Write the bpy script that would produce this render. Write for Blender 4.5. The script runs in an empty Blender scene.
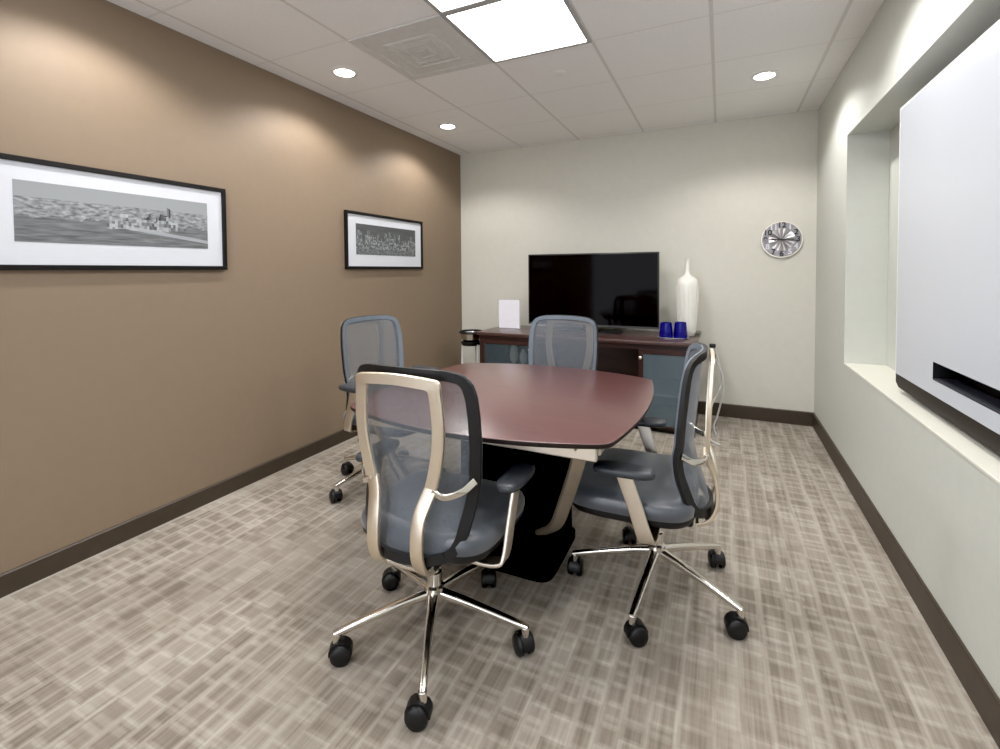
import bpy, bmesh, math, random
from mathutils import Vector, Matrix
random.seed(4)
S = bpy.context.scene
COL = S.collection
PI = math.pi

# ------------------------------------------------------------------ room numbers (metres)
XL, XR, YB, YF, H = -2.621, 0.6975, 4.575, -1.9, 2.58
TX, TY, T = -0.055, 2.649, 0.6096          # ceiling grid origin and module
RY0, RY1, RZ0, RZ1, RD = 0.75, 3.57, 0.708, 2.118, 0.21   # recess in the right wall

# ------------------------------------------------------------------ materials
def new_mat(name):
    m = bpy.data.materials.new(name); m.use_nodes = True
    nt = m.node_tree
    return m, nt, nt.nodes['Principled BSDF']

def N(nt, t, **kw):
    n = nt.nodes.new(t)
    for k, v in kw.items():
        if k in n.inputs.keys(): n.inputs[k].default_value = v
        else: setattr(n, k, v)
    return n

def ramp(nt, fac, stops):
    r = nt.nodes.new('ShaderNodeValToRGB')
    e = r.color_ramp.elements
    while len(e) < len(stops): e.new(0.5)
    for i, (p, c) in enumerate(stops):
        e[i].position = p; e[i].color = (c[0], c[1], c[2], 1)
    nt.links.new(fac, r.inputs['Fac'])
    return r.outputs['Color']

def mix(nt, fac, a, b, mode='MIX'):
    n = nt.nodes.new('ShaderNodeMix'); n.data_type = 'RGBA'; n.blend_type = mode
    for sock, v in ((n.inputs[0], fac), (n.inputs[6], a), (n.inputs[7], b)):
        if isinstance(v, (int, float)): sock.default_value = v
        elif isinstance(v, tuple): sock.default_value = (v[0], v[1], v[2], 1)
        else: nt.links.new(v, sock)
    return n.outputs[2]

def mth(nt, op, a, b=0.0, c=None):
    n = nt.nodes.new('ShaderNodeMath'); n.operation = op
    for i, v in enumerate((a, b, c)):
        if v is None: continue
        if isinstance(v, (int, float)): n.inputs[i].default_value = v
        else: nt.links.new(v, n.inputs[i])
    return n.outputs[0]

def mat(name, col, rough=0.5, metal=0.0, var=0.06, scale=20.0, bump=0.0, bscale=200.0, coat=0.0, spec=None, sheen=0.0):
    m, nt, b = new_mat(name)
    tc = nt.nodes.new('ShaderNodeTexCoord')
    nz = N(nt, 'ShaderNodeTexNoise', Scale=scale, Detail=3.0)
    nt.links.new(tc.outputs['Object'], nz.inputs['Vector'])
    lo = tuple(max(0, c*(1-var)) for c in col); hi = tuple(min(1, c*(1+var)) for c in col)
    nt.links.new(ramp(nt, nz.outputs['Fac'], [(0.3, lo), (0.7, hi)]), b.inputs['Base Color'])
    b.inputs['Roughness'].default_value = rough; b.inputs['Metallic'].default_value = metal
    b.inputs['Coat Weight'].default_value = coat; b.inputs['Coat Roughness'].default_value = 0.12
    if sheen: b.inputs['Sheen Weight'].default_value = sheen
    if spec is not None: b.inputs['Specular IOR Level'].default_value = spec
    if bump:
        n2 = N(nt, 'ShaderNodeTexNoise', Scale=bscale, Detail=2.0)
        nt.links.new(tc.outputs['Object'], n2.inputs['Vector'])
        bp = N(nt, 'ShaderNodeBump', Strength=bump, Distance=0.002)
        nt.links.new(n2.outputs['Fac'], bp.inputs['Height']); nt.links.new(bp.outputs['Normal'], b.inputs['Normal'])
    return m

def emit_mat(name, col, s):
    m, nt, b = new_mat(name)
    b.inputs['Base Color'].default_value = (0.9, 0.9, 0.9, 1)
    tc = nt.nodes.new('ShaderNodeTexCoord')
    v = N(nt, 'ShaderNodeTexVoronoi', Scale=60.0); nt.links.new(tc.outputs['Object'], v.inputs['Vector'])
    c = ramp(nt, v.outputs['Distance'], [(0.0, col), (1.0, tuple(x*0.96 for x in col))])
    nt.links.new(c, b.inputs['Emission Color']); b.inputs['Emission Strength'].default_value = s
    return m

M = {}
M['taupe'] = mat('taupe_wall_paint', (0.243, 0.180, 0.124), 0.62, var=0.02, bump=0.05, bscale=300)
M['cream'] = mat('pale_wall_paint', (0.650, 0.635, 0.565), 0.55, var=0.015, bump=0.05, bscale=300)
M['cream_cool'] = mat('cool_lit_wall_paint', (0.605, 0.622, 0.578), 0.55, var=0.015, bump=0.05, bscale=300)  # pale wall paint tinted greener for the cool fluorescent light
M['sill'] = mat('lit_sill_paint', (0.72, 0.715, 0.635), 0.45, var=0.02)  # lighter colour stands for the light falling on the sill
M['base'] = mat('baseboard_vinyl', (0.054, 0.040, 0.028), 0.45, var=0.1)
M['black'] = mat('black_plastic', (0.007, 0.007, 0.008), 0.45, var=0.1)
M['blackframe'] = mat('black_frame', (0.008, 0.007, 0.007), 0.45, var=0.1, spec=0.25)
M['chrome'] = mat('polished_aluminium', (0.80, 0.77, 0.72), 0.16, 1.0, var=0.03)
M['satin'] = mat('satin_aluminium', (0.84, 0.77, 0.67), 0.36, 1.0, var=0.03)
M['frame'] = mat('warm_reflection_aluminium', (0.90, 0.80, 0.66), 0.34, 1.0, var=0.03)  # warm base tint stands for reflected warm light
M['leg_metal'] = mat('shaded_tan_metal', (0.42, 0.37, 0.30), 0.45, 0.9, var=0.05)  # leg aluminium darkened for the shade under the table
M['seat'] = mat('blue_grey_seat_fabric', (0.062, 0.072, 0.088), 0.33, var=0.12, bump=0.2, bscale=500, sheen=0.35, spec=0.9)
M['trimfab'] = mat('grey_blue_edge_fabric', (0.145, 0.172, 0.205), 0.6, var=0.1)
M['pad'] = mat('arm_pad_urethane', (0.035, 0.040, 0.048), 0.38, var=0.1, spec=0.6)
M['white'] = mat('white_enamel', (0.80, 0.80, 0.80), 0.4, var=0.02)
M['mat_board'] = mat('white_mat_board', (0.64, 0.66, 0.71), 0.7, var=0.01)
M['paper'] = mat('paper', (0.82, 0.81, 0.87), 0.6, var=0.02)
M['ceramic'] = mat('white_ceramic', (0.80, 0.79, 0.74), 0.25, var=0.02, coat=0.3)
M['screen'] = mat('dark_screen_glass', (0.005, 0.004, 0.004), 0.07, var=0.05, spec=0.10)
M['bezel'] = mat('screen_bezel', (0.010, 0.010, 0.010), 0.3, var=0.05)
M['vent'] = mat('grey_vent_metal', (0.66, 0.66, 0.645), 0.6, var=0.04)
M['vent_dark'] = mat('grey_vent_louvre', (0.625, 0.625, 0.61), 0.6, var=0.04)
M['gridw'] = mat('white_fixture_frame', (0.42, 0.42, 0.42), 0.5, var=0.03)
M['light'] = emit_mat('light_diffuser', (1.0, 0.995, 0.985), 14.0)
M['bulb'] = emit_mat('downlight_lamp', (1.0, 0.94, 0.86), 22.0)
M['cable'] = mat('grey_cord', (0.55, 0.55, 0.53), 0.5, var=0.05)
M['steel'] = mat('steel_bowl', (0.70, 0.70, 0.70), 0.18, 1.0, var=0.04)
M['rail'] = mat('dark_brown_rail', (0.015, 0.008, 0.005), 0.5, var=0.25, scale=8)
M['tray_dark'] = mat('pen_tray', (0.035, 0.037, 0.048), 0.4, var=0.1)
M['niche'] = mat('niche_black', (0.006, 0.006, 0.006), 0.6, var=0.1)
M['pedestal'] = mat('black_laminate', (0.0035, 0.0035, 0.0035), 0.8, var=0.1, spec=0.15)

def wood(name, c1, c2, rough, coat, axis_scale):
    m, nt, b = new_mat(name)
    tc = nt.nodes.new('ShaderNodeTexCoord')
    mp = N(nt, 'ShaderNodeMapping'); mp.inputs['Scale'].default_value = axis_scale
    nt.links.new(tc.outputs['Object'], mp.inputs['Vector'])
    nz = N(nt, 'ShaderNodeTexNoise', Scale=6.0, Detail=6.0, Roughness=0.6)
    nt.links.new(mp.outputs['Vector'], nz.inputs['Vector'])
    nt.links.new(ramp(nt, nz.outputs['Fac'], [(0.3, c1), (0.7, c2)]), b.inputs['Base Color'])
    b.inputs['Roughness'].default_value = rough
    b.inputs['Coat Weight'].default_value = coat; b.inputs['Coat Roughness'].default_value = 0.25
    return m
M['mahogany_top'] = wood('mahogany_top', (0.090, 0.029, 0.028), (0.115, 0.039, 0.038), 0.34, 0.9, (1.0, 9.0, 1.0))
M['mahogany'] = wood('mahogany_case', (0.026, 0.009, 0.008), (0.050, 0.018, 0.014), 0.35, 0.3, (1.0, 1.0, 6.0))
M['mahogany_lit'] = wood('lit_mahogany_counter', (0.060, 0.030, 0.028), (0.090, 0.046, 0.040), 0.28, 0.4, (1.0, 8.0, 1.0))  # case mahogany lightened for the light on the counter
M['edge'] = mat('dark_table_edge', (0.012, 0.006, 0.006), 0.4, var=0.1)

# whiteboard surface
M['board'] = mat('whiteboard_surface', (0.61, 0.645, 0.71), 0.22, var=0.01, scale=2)
M['board_edge'] = mat('whiteboard_edge', (0.82, 0.83, 0.86), 0.35, var=0.01)

# see-through mesh of the chair backs: a woven alpha pattern mixed with grey-blue yarn
def mesh_mat():
    m, nt, b = new_mat('woven_chair_mesh')
    tc = nt.nodes.new('ShaderNodeTexCoord')
    nz = N(nt, 'ShaderNodeTexNoise', Scale=90.0, Detail=2.0)
    nt.links.new(tc.outputs['Object'], nz.inputs['Vector'])
    nt.links.new(ramp(nt, nz.outputs['Fac'], [(0.3, (0.150, 0.172, 0.200)), (0.7, (0.185, 0.208, 0.240))]), b.inputs['Base Color'])
    b.inputs['Roughness'].default_value = 0.55
    b.inputs['Sheen Weight'].default_value = 0.25
    wv = N(nt, 'ShaderNodeTexWave', Scale=160.0); wv.bands_direction = 'Z'
    nt.links.new(tc.outputs['Object'], wv.inputs['Vector'])
    a = mth(nt, 'MULTIPLY_ADD', wv.outputs['Fac'], 0.10, 0.53)
    nt.links.new(a, b.inputs['Alpha'])
    return m
M['mesh'] = mesh_mat()

def glass_mat(name, col, alpha, rough=0.1):
    m, nt, b = new_mat(name)
    tc = nt.nodes.new('ShaderNodeTexCoord')
    nz = N(nt, 'ShaderNodeTexNoise', Scale=4.0, Detail=1.0)
    nt.links.new(tc.outputs['Object'], nz.inputs['Vector'])
    nt.links.new(ramp(nt, nz.outputs['Fac'], [(0.3, tuple(c*0.9 for c in col)), (0.7, col)]), b.inputs['Base Color'])
    b.inputs['Roughness'].default_value = rough; b.inputs['Alpha'].default_value = alpha
    return m
M['door_glass'] = glass_mat('tinted_door_glass', (0.150, 0.200, 0.235), 0.58, 0.12)
M['cobalt'] = glass_mat('cobalt_glass', (0.006, 0.006, 0.20), 0.92, 0.08)
M['clear'] = glass_mat('clear_acrylic', (0.75, 0.76, 0.80), 0.35, 0.08)

# carpet: room-aligned irregular basket pattern with streaks
def carpet():
    m, nt, b = new_mat('patterned_carpet')
    tc = nt.nodes.new('ShaderNodeTexCoord')
    P = tc.outputs['Object']
    def noise(scale3, detail=2.0, rough=0.5):
        mp = N(nt, 'ShaderNodeMapping'); mp.inputs['Scale'].default_value = scale3
        nt.links.new(P, mp.inputs['Vector'])
        n = N(nt, 'ShaderNodeTexNoise', Scale=1.0, Detail=detail, Roughness=rough)
        nt.links.new(mp.outputs['Vector'], n.inputs['Vector']); return n.outputs['Fac']
    def bricks(bw, bh, mortar, rot, off):
        mp = N(nt, 'ShaderNodeMapping'); mp.inputs['Rotation'].default_value = (0, 0, rot)
        mp.inputs['Location'].default_value = off
        nt.links.new(P, mp.inputs['Vector'])
        br = N(nt, 'ShaderNodeTexBrick'); br.offset = 0.37; br.offset_frequency = 2; br.squash = 0.65; br.squash_frequency = 3
        br.inputs['Scale'].default_value = 1.0; br.inputs['Brick Width'].default_value = bw; br.inputs['Row Height'].default_value = bh
        br.inputs['Mortar Size'].default_value = mortar; br.inputs['Mortar Smooth'].default_value = 0.5
        br.inputs['Color1'].default_value = (0, 0, 0, 1); br.inputs['Color2'].default_value = (1, 1, 1, 1); br.inputs['Mortar'].default_value = (0.5, 0.5, 0.5, 1)
        nt.links.new(mp.outputs['Vector'], br.inputs['Vector'])
        return br.outputs['Color'], br.outputs['Fac']
    sp = nt.nodes.new('ShaderNodeSeparateXYZ'); nt.links.new(P, sp.inputs[0])
    X, Y = sp.outputs[0], sp.outputs[1]
    def cells(coord, scale):                       # irregular 1D cells: random value per cell, closeness to its edge
        v = nt.nodes.new('ShaderNodeTexVoronoi'); v.voronoi_dimensions = '1D'; v.feature = 'F1'; v.inputs['Scale'].default_value = scale; v.inputs['Randomness'].default_value = 0.75
        d = nt.nodes.new('ShaderNodeTexVoronoi'); d.voronoi_dimensions = '1D'; d.feature = 'DISTANCE_TO_EDGE'; d.inputs['Scale'].default_value = scale; d.inputs['Randomness'].default_value = 0.75
        nt.links.new(coord, v.inputs['W']); nt.links.new(coord, d.inputs['W'])
        s1 = nt.nodes.new('ShaderNodeSeparateColor'); nt.links.new(v.outputs['Color'], s1.inputs[0])
        return s1.outputs[0], d.outputs['Distance']
    def soft(d, a, w):                             # 1 near an edge, fading to 0
        n = nt.nodes.new('ShaderNodeMapRange'); n.interpolation_type = 'SMOOTHSTEP'
        n.inputs['From Min'].default_value = a; n.inputs['From Max'].default_value = a+w; n.inputs['To Min'].default_value = 1.0; n.inputs['To Max'].default_value = 0.0
        nt.links.new(d, n.inputs['Value']); return n.outputs['Result']
    cv, ce = cells(X, 13.5)
    rv, re = cells(mth(nt, 'MULTIPLY_ADD', cv, 7.3, Y), 13.0)
    rv2, re2 = cells(mth(nt, 'MULTIPLY_ADD', mth(nt, 'FLOOR', mth(nt, 'MULTIPLY', X, 3.3)), 1.37, Y), 6.0)
    streak = noise((80.0, 3.0, 1.0), 3.0, 0.6)
    streak2 = noise((26.0, 1.4, 1.0), 2.0, 0.5)
    patch = noise((1.6, 1.1, 1.0), 2.0, 0.5)
    cross = noise((5.0, 70.0, 1.0), 2.0, 0.5)
    pm = soft(patch, 0.42, 0.18)                   # where the grid shows strongest
    pm = mth(nt, 'MULTIPLY_ADD', pm, 0.65, 0.35)
    lines = mth(nt, 'MAXIMUM', mth(nt, 'MULTIPLY', soft(ce, 0.05, 0.17), 0.9), mth(nt, 'MULTIPLY', soft(re, 0.05, 0.15), 0.8))
    lines = mth(nt, 'MAXIMUM', lines, mth(nt, 'MULTIPLY', soft(re2, 0.03, 0.07), 0.6))
    lum = mth(nt, 'MULTIPLY', streak, 0.46)
    lum = mth(nt, 'ADD', lum, mth(nt, 'MULTIPLY', streak2, 0.36))
    lum = mth(nt, 'ADD', lum, mth(nt, 'MULTIPLY', cross, 0.10))
    lum = mth(nt, 'ADD', lum, mth(nt, 'MULTIPLY_ADD', rv, 0.16, -0.04))
    lum = mth(nt, 'ADD', lum, mth(nt, 'MULTIPLY_ADD', rv2, 0.08, -0.02))
    lum = mth(nt, 'ADD', lum, mth(nt, 'MULTIPLY', mth(nt, 'MULTIPLY', lines, pm), 0.18))
    col = ramp(nt, lum, [(0.34, (0.175, 0.147, 0.116)), (0.54, (0.305, 0.266, 0.220)), (0.80, (0.46, 0.42, 0.365))])
    nt.links.new(col, b.inputs['Base Color'])
    b.inputs['Roughness'].default_value = 0.95; b.inputs['Specular IOR Level'].default_value = 0.1
    b.inputs['Sheen Weight'].default_value = 0.15
    fz = N(nt, 'ShaderNodeTexNoise', Scale=420.0, Detail=2.0); nt.links.new(P, fz.inputs['Vector'])
    bp = N(nt, 'ShaderNodeBump', Strength=0.35, Distance=0.003)
    nt.links.new(fz.outputs['Fac'], bp.inputs['Height']); nt.links.new(bp.outputs['Normal'], b.inputs['Normal'])
    return m
M['carpet'] = carpet()

# lay-in ceiling: 2 ft tiles with slim grid
def ceiling_mat():
    m, nt, b = new_mat('acoustic_tile_ceiling')
    tc = nt.nodes.new('ShaderNodeTexCoord'); sp = nt.nodes.new('ShaderNodeSeparateXYZ')
    nt.links.new(tc.outputs['Object'], sp.inputs[0])
    def line(out, org, w):
        q = mth(nt, 'DIVIDE', mth(nt, 'SUBTRACT', out, org - T*20), T)
        f = mth(nt, 'FRACT', q)
        d = mth(nt, 'MINIMUM', f, mth(nt, 'SUBTRACT', 1.0, f))
        return mth(nt, 'LESS_THAN', d, w/T)
    gx = line(sp.outputs[0], TX, 0.0095)
    gy = line(sp.outputs[1], TY, 0.0065)
    nz = N(nt, 'ShaderNodeTexNoise', Scale=140.0, Detail=3.0); nt.links.new(tc.outputs['Object'], nz.inputs['Vector'])
    tile = ramp(nt, nz.outputs['Fac'], [(0.3, (0.83, 0.825, 0.825)), (0.65, (0.89, 0.885, 0.885))])
    c = mix(nt, mth(nt, 'MULTIPLY', gx, 0.85), tile, (0.66, 0.64, 0.62))
    c = mix(nt, mth(nt, 'MULTIPLY', gy, 0.55), c, (0.72, 0.70, 0.68))
    nt.links.new(c, b.inputs['Base Color']); b.inputs['Roughness'].default_value = 0.9
    return m
M['ceiling'] = ceiling_mat()

# black and white panorama prints (object space: local Y across, local Z up)
def print_mat(name, kind):
    m, nt, b = new_mat(name)
    tc = nt.nodes.new('ShaderNodeTexCoord'); sp = nt.nodes.new('ShaderNodeSeparateXYZ')
    P = tc.outputs['Generated']; nt.links.new(P, sp.inputs[0])
    y, z = sp.outputs[1], sp.outputs[2]
    def noise(sy, sz, detail=4.0):
        mp = N(nt, 'ShaderNodeMapping'); mp.inputs['Scale'].default_value = (1, sy, sz)
        nt.links.new(P, mp.inputs['Vector'])
        n = N(nt, 'ShaderNodeTexNoise', Scale=1.0, Detail=detail); nt.links.new(mp.outputs['Vector'], n.inputs['Vector'])
        return n.outputs['Fac']
    def columns(k, seed):
        w = nt.nodes.new('ShaderNodeTexWhiteNoise'); w.noise_dimensions = '1D'
        nt.links.new(mth(nt, 'FLOOR', mth(nt, 'MULTIPLY_ADD', y, k, seed)), w.inputs['W']); return w.outputs['Value']
    def bell(c, s):
        return mth(nt, 'MAXIMUM', mth(nt, 'SUBTRACT', 1.0, mth(nt, 'POWER', mth(nt, 'DIVIDE', mth(nt, 'SUBTRACT', y, c), s), 2.0)), 0.0)
    if kind == 0:
        sky = mth(nt, 'MULTIPLY_ADD', z, -0.10, 0.53)
        land = mth(nt, 'MULTIPLY_ADD', noise(26, 22), 1.1, -0.2)
        water = mth(nt, 'MULTIPLY_ADD', noise(7, 24), 0.55, -0.06)
        horizon = 0.70
        base = mix(nt, mth(nt, 'LESS_THAN', z, 0.74), sky, land)
        wl = mth(nt, 'MULTIPLY_ADD', noise(6, 1), 0.5, 0.16)
        base = mix(nt, mth(nt, 'LESS_THAN', z, wl), base, water)
        hgt = mth(nt, 'MULTIPLY_ADD', mth(nt, 'MULTIPLY', columns(46, 3.2), bell(0.70, 0.15)), 0.52, 0.38)
        bld = mth(nt, 'MULTIPLY', mth(nt, 'MULTIPLY', mth(nt, 'LESS_THAN', z, hgt), mth(nt, 'GREATER_THAN', z, 0.36)), mth(nt, 'GREATER_THAN', bell(0.70, 0.15), 0.02))
        base = mix(nt, bld, base, mth(nt, 'MULTIPLY_ADD', columns(83, 9.1), 0.26, 0.02))
        blk = nt.nodes.new('ShaderNodeTexWhiteNoise'); blk.noise_dimensions = '2D'
        cb = nt.nodes.new('ShaderNodeCombineXYZ'); nt.links.new(mth(nt, 'FLOOR', mth(nt, 'MULTIPLY', y, 70)), cb.inputs[0]); nt.links.new(mth(nt, 'FLOOR', mth(nt, 'MULTIPLY', z, 15)), cb.inputs[1])
        nt.links.new(cb.outputs[0], blk.inputs['Vector'])
        top = mth(nt, 'MULTIPLY_ADD', columns(24, 7.7), 0.22, 0.44)
        reg = mth(nt, 'MULTIPLY', mth(nt, 'MULTIPLY', mth(nt, 'LESS_THAN', z, top), mth(nt, 'GREATER_THAN', z, mth(nt, 'MULTIPLY_ADD', noise(9, 1), 0.25, 0.18))), mth(nt, 'GREATER_THAN', bell(0.60, 0.20), 0.0))
        base = mix(nt, mth(nt, 'MULTIPLY', reg, 0.75), base, mth(nt, 'MULTIPLY_ADD', blk.outputs['Value'], 0.62, 0.10))
        shore = mth(nt, 'ABSOLUTE', mth(nt, 'SUBTRACT', z, mth(nt, 'MULTIPLY_ADD', y, -0.42, 0.56)))
        shm = mth(nt, 'MULTIPLY', mth(nt, 'LESS_THAN', shore, 0.035), mth(nt, 'GREATER_THAN', y, 0.5))
        base = mix(nt, mth(nt, 'MULTIPLY', shm, 0.7), base, (0.62, 0.62, 0.64))
    else:
        hgt = mth(nt, 'MULTIPLY_ADD', columns(26, 1.7), 0.42, 0.42)
        sky = mth(nt, 'MULTIPLY_ADD', noise(3, 6), 0.10, 0.05)
        bld = mth(nt, 'MULTIPLY_ADD', columns(61, 5.3), 0.22, mth(nt, 'MULTIPLY', noise(90, 60), 0.22))
        base = mix(nt, mth(nt, 'LESS_THAN', z, hgt), sky, bld)
        low = mth(nt, 'MULTIPLY_ADD', noise(26, 20), 0.55, -0.10)
        base = mix(nt, mth(nt, 'LESS_THAN', z, 0.34), base, low)
        blk = nt.nodes.new('ShaderNodeTexWhiteNoise'); blk.noise_dimensions = '2D'
        cb = nt.nodes.new('ShaderNodeCombineXYZ'); nt.links.new(mth(nt, 'FLOOR', mth(nt, 'MULTIPLY', y, 64)), cb.inputs[0]); nt.links.new(mth(nt, 'FLOOR', mth(nt, 'MULTIPLY', z, 20)), cb.inputs[1])
        nt.links.new(cb.outputs[0], blk.inputs['Vector'])
        reg = mth(nt, 'MULTIPLY', mth(nt, 'LESS_THAN', z, hgt), mth(nt, 'GREATER_THAN', z, 0.2))
        base = mix(nt, mth(nt, 'MULTIPLY', reg, 0.6), base, mth(nt, 'MULTIPLY_ADD', mth(nt, 'POWER', blk.outputs['Value'], 2.0), 0.5, 0.04))
    tint = mix(nt, 1.0, base, (0.66, 0.70, 0.735) if kind == 0 else (0.80, 0.85, 0.89), 'MULTIPLY')
    nt.links.new(tint, b.inputs['Base Color']); b.inputs['Roughness'].default_value = 0.6
    return m
M['print_harbour'] = print_mat('harbour_print', 0)
M['print_city'] = print_mat('city_print', 1)

# clock face: brushed silver wedges around the dial
def clock_mat():
    m, nt, b = new_mat('brushed_dial')
    tc = nt.nodes.new('ShaderNodeTexCoord'); sp = nt.nodes.new('ShaderNodeSeparateXYZ')
    nt.links.new(tc.outputs['Object'], sp.inputs[0])
    ang = mth(nt, 'ARCTAN2', sp.outputs[2], sp.outputs[0])
    nz = N(nt, 'ShaderNodeTexNoise', Scale=60.0); nt.links.new(tc.outputs['Object'], nz.inputs['Vector'])
    nt.links.new(ramp(nt, nz.outputs['Fac'], [(0.3, (0.62, 0.60, 0.64)), (0.7, (0.76, 0.74, 0.78))]), b.inputs['Base Color'])
    b.inputs['Metallic'].default_value = 0.75; b.inputs['Roughness'].default_value = 0.3
    wv = mth(nt, 'SINE', mth(nt, 'MULTIPLY', ang, 6.0))
    bp = N(nt, 'ShaderNodeBump', Strength=0.6, Distance=0.02)
    nt.links.new(wv, bp.inputs['Height']); nt.links.new(bp.outputs['Normal'], b.inputs['Normal'])
    return m
M['dial'] = clock_mat()
M['numeral'] = mat('dark_numeral', (0.035, 0.032, 0.035), 0.5, var=0.1)
M['ring'] = mat('grey_dial_ring', (0.34, 0.33, 0.35), 0.4, 0.3, var=0.25, scale=40)

# ------------------------------------------------------------------ mesh helpers
def link(o, parent=None):
    COL.objects.link(o)
    if parent is not None: o.parent = parent
    return o

def obj(name, bm, m, parent=None, smooth=True, angle=40):
    me = bpy.data.meshes.new(name)
    bmesh.ops.recalc_face_normals(bm, faces=bm.faces)
    bm.to_mesh(me); bm.free()
    me.materials.append(m)
    if smooth:
        for p in me.polygons: p.use_smooth = True
        try: me.set_sharp_from_angle(angle=math.radians(angle))
        except Exception: pass
    return link(bpy.data.objects.new(name, me), parent)

def B(): return bmesh.new()

def box(bm, c, s, bev=0.0, seg=2, rot=None):
    r = bmesh.ops.create_cube(bm, size=1.0)
    vs = r['verts']
    bmesh.ops.scale(bm, vec=s, verts=vs)
    if bev:
        es = list({e for v in vs for e in v.link_edges})
        r2 = bmesh.ops.bevel(bm, geom=es, offset=bev, segments=seg, affect='EDGES', profile=0.5)
        vs = list({v for f in r2['faces'] for v in f.verts} | {v for v in vs if v.is_valid})
    if rot is not None: bmesh.ops.rotate(bm, cent=(0, 0, 0), matrix=rot, verts=vs)
    bmesh.ops.translate(bm, vec=c, verts=vs)
    return vs

def box2(bm, a, b, bev=0.0, seg=2):
    return box(bm, tuple((p+q)/2 for p, q in zip(a, b)), tuple(abs(q-p) for p, q in zip(a, b)), bev, seg)

def rings(bm, rs, cap0=True, cap1=True, closed_u=True):
    R = [[bm.verts.new(p) for p in r] for r in rs]
    n = len(R[0])
    for i in range(len(R)-1):
        for j in range(n if closed_u else n-1):
            k = (j+1) % n
            bm.faces.new((R[i][j], R[i][k], R[i+1][k], R[i+1][j]))
    if cap0: bm.faces.new(R[0][::-1])
    if cap1: bm.faces.new(R[-1])
    return R

def lathe(bm, prof, n=24, c=(0, 0, 0), cap0=True, cap1=True):
    return rings(bm, [[(c[0]+r*math.cos(2*PI*k/n), c[1]+r*math.sin(2*PI*k/n), c[2]+z) for k in range(n)] for r, z in prof], cap0, cap1)

def spline(pts, n=6):
    P = [Vector(p) for p in pts]
    if len(P) < 3: return P
    out = []
    E = [P[0]*2-P[1]] + P + [P[-1]*2-P[-2]]
    for i in range(1, len(E)-2):
        a, b, c, d = E[i-1], E[i], E[i+1], E[i+2]
        for k in range(n):
            t = k/n
            out.append(0.5*((2*b)+(c-a)*t+(2*a-5*b+4*c-d)*t*t+(3*b-a-3*c+d)*t**3))
    out.append(P[-1]); return out

def sweep(bm, pts, prof, ref=(0, 0, 1), scale=None):
    """prof: list of (a, b): a along the side direction (tangent x ref), b along the remaining one"""
    P = [Vector(p) for p in pts]; ref = Vector(ref); rs = []; last = None
    for i, p in enumerate(P):
        t = (P[min(i+1, len(P)-1)] - P[max(i-1, 0)]).normalized()
        s = t.cross(ref)
        if s.length < 1e-4: s = last or t.orthogonal()
        s.normalize(); last = s
        u = s.cross(t).normalized()
        k = 1.0 if scale is None else scale[i]
        if not isinstance(k, (tuple, list)): k = (k, k)
        rs.append([tuple(p + s*a*k[0] + u*b*k[1]) for a, b in prof])
    return rings(bm, rs)

def circ(r, n=10, ry=None): return [(r*math.cos(2*PI*k/n), (ry or r)*math.sin(2*PI*k/n)) for k in range(n)]
def rrect(w, h, r, n=3):
    out = []
    for cx, cy, a0 in ((w/2-r, h/2-r, 0), (-w/2+r, h/2-r, PI/2), (-w/2+r, -h/2+r, PI), (w/2-r, -h/2+r, 1.5*PI)):
        for k in range(n+1):
            a = a0 + PI/2*k/n; out.append((cx+r*math.cos(a), cy+r*math.sin(a)))
    return out
def superell(a, b, n, k=64, c=(0, 0)):
    out = []
    for i in range(k):
        t = 2*PI*i/k; ct, st = math.cos(t), math.sin(t)
        out.append((c[0]+a*math.copysign(abs(ct)**(2/n), ct), c[1]+b*math.copysign(abs(st)**(2/n), st)))
    return out

def inset(poly, d):
    n = len(poly); out = []
    for i in range(n):
        a, b = Vector(poly[i-2]), Vector(poly[(i+2) % n])
        tn = (b-a).normalized(); nr = Vector((-tn.y, tn.x))
        out.append((poly[i][0]+nr.x*d, poly[i][1]+nr.y*d))
    return out
def tag(o, label, cat, group=None):
    o['label'] = label; o['category'] = cat
    if group: o['group'] = group
    return o
def thing(name, label, cat, loc=(0, 0, 0), rotz=0.0, group=None):
    o = bpy.data.objects.new(name, None); COL.objects.link(o)
    o.location = loc; o.rotation_euler = (0, 0, rotz); o.empty_display_size = 0.1
    return tag(o, label, cat, group)
def struct(name, bm, m, smooth=False):
    o = obj(name, bm, m, None, smooth); o['kind'] = 'structure'; return o
def dup(root, loc, rotz, label):
    r = root.copy(); COL.objects.link(r); r.location = loc; r.rotation_euler = (0, 0, rotz); r['label'] = label
    for ch in list(root.children):
        c = ch.copy(); COL.objects.link(c); c.parent = r
        for g in ch.children:
            d = g.copy(); COL.objects.link(d); d.parent = c
    return r

# ------------------------------------------------------------------ the room
W = 0.12
bm = B(); box2(bm, (XL-W, YF-W, -0.1), (XR+W+0.3, YB+W, 0)); struct('floor', bm, M['carpet'])
bm = B(); box2(bm, (XL-W, YF-W, H), (XR+W+0.3, YB+W, H+0.1)); struct('ceiling', bm, M['ceiling'])
bm = B(); box2(bm, (XL-W, YF-W, 0), (XL, YB+W, H)); struct('wall_left', bm, M['taupe'])
bm = B(); box2(bm, (XL, YB, 0), (XR+0.4, YB+W, H)); struct('wall_back', bm, M['cream'])
bm = B()
E = XR+RD+0.1
box2(bm, (XR, YF, 0), (E, YB, RZ0-0.002)); box2(bm, (XR, YF, RZ1), (E, YB, H))
box2(bm, (XR, RY1, RZ0-0.002), (E, YB, RZ1)); box2(bm, (XR, YF, RZ0-0.002), (E, RY0, RZ1))
box2(bm, (XR+RD, RY0, RZ0-0.002), (E, RY1, RZ1))
struct('wall_right', bm, M['cream_cool'])
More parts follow.
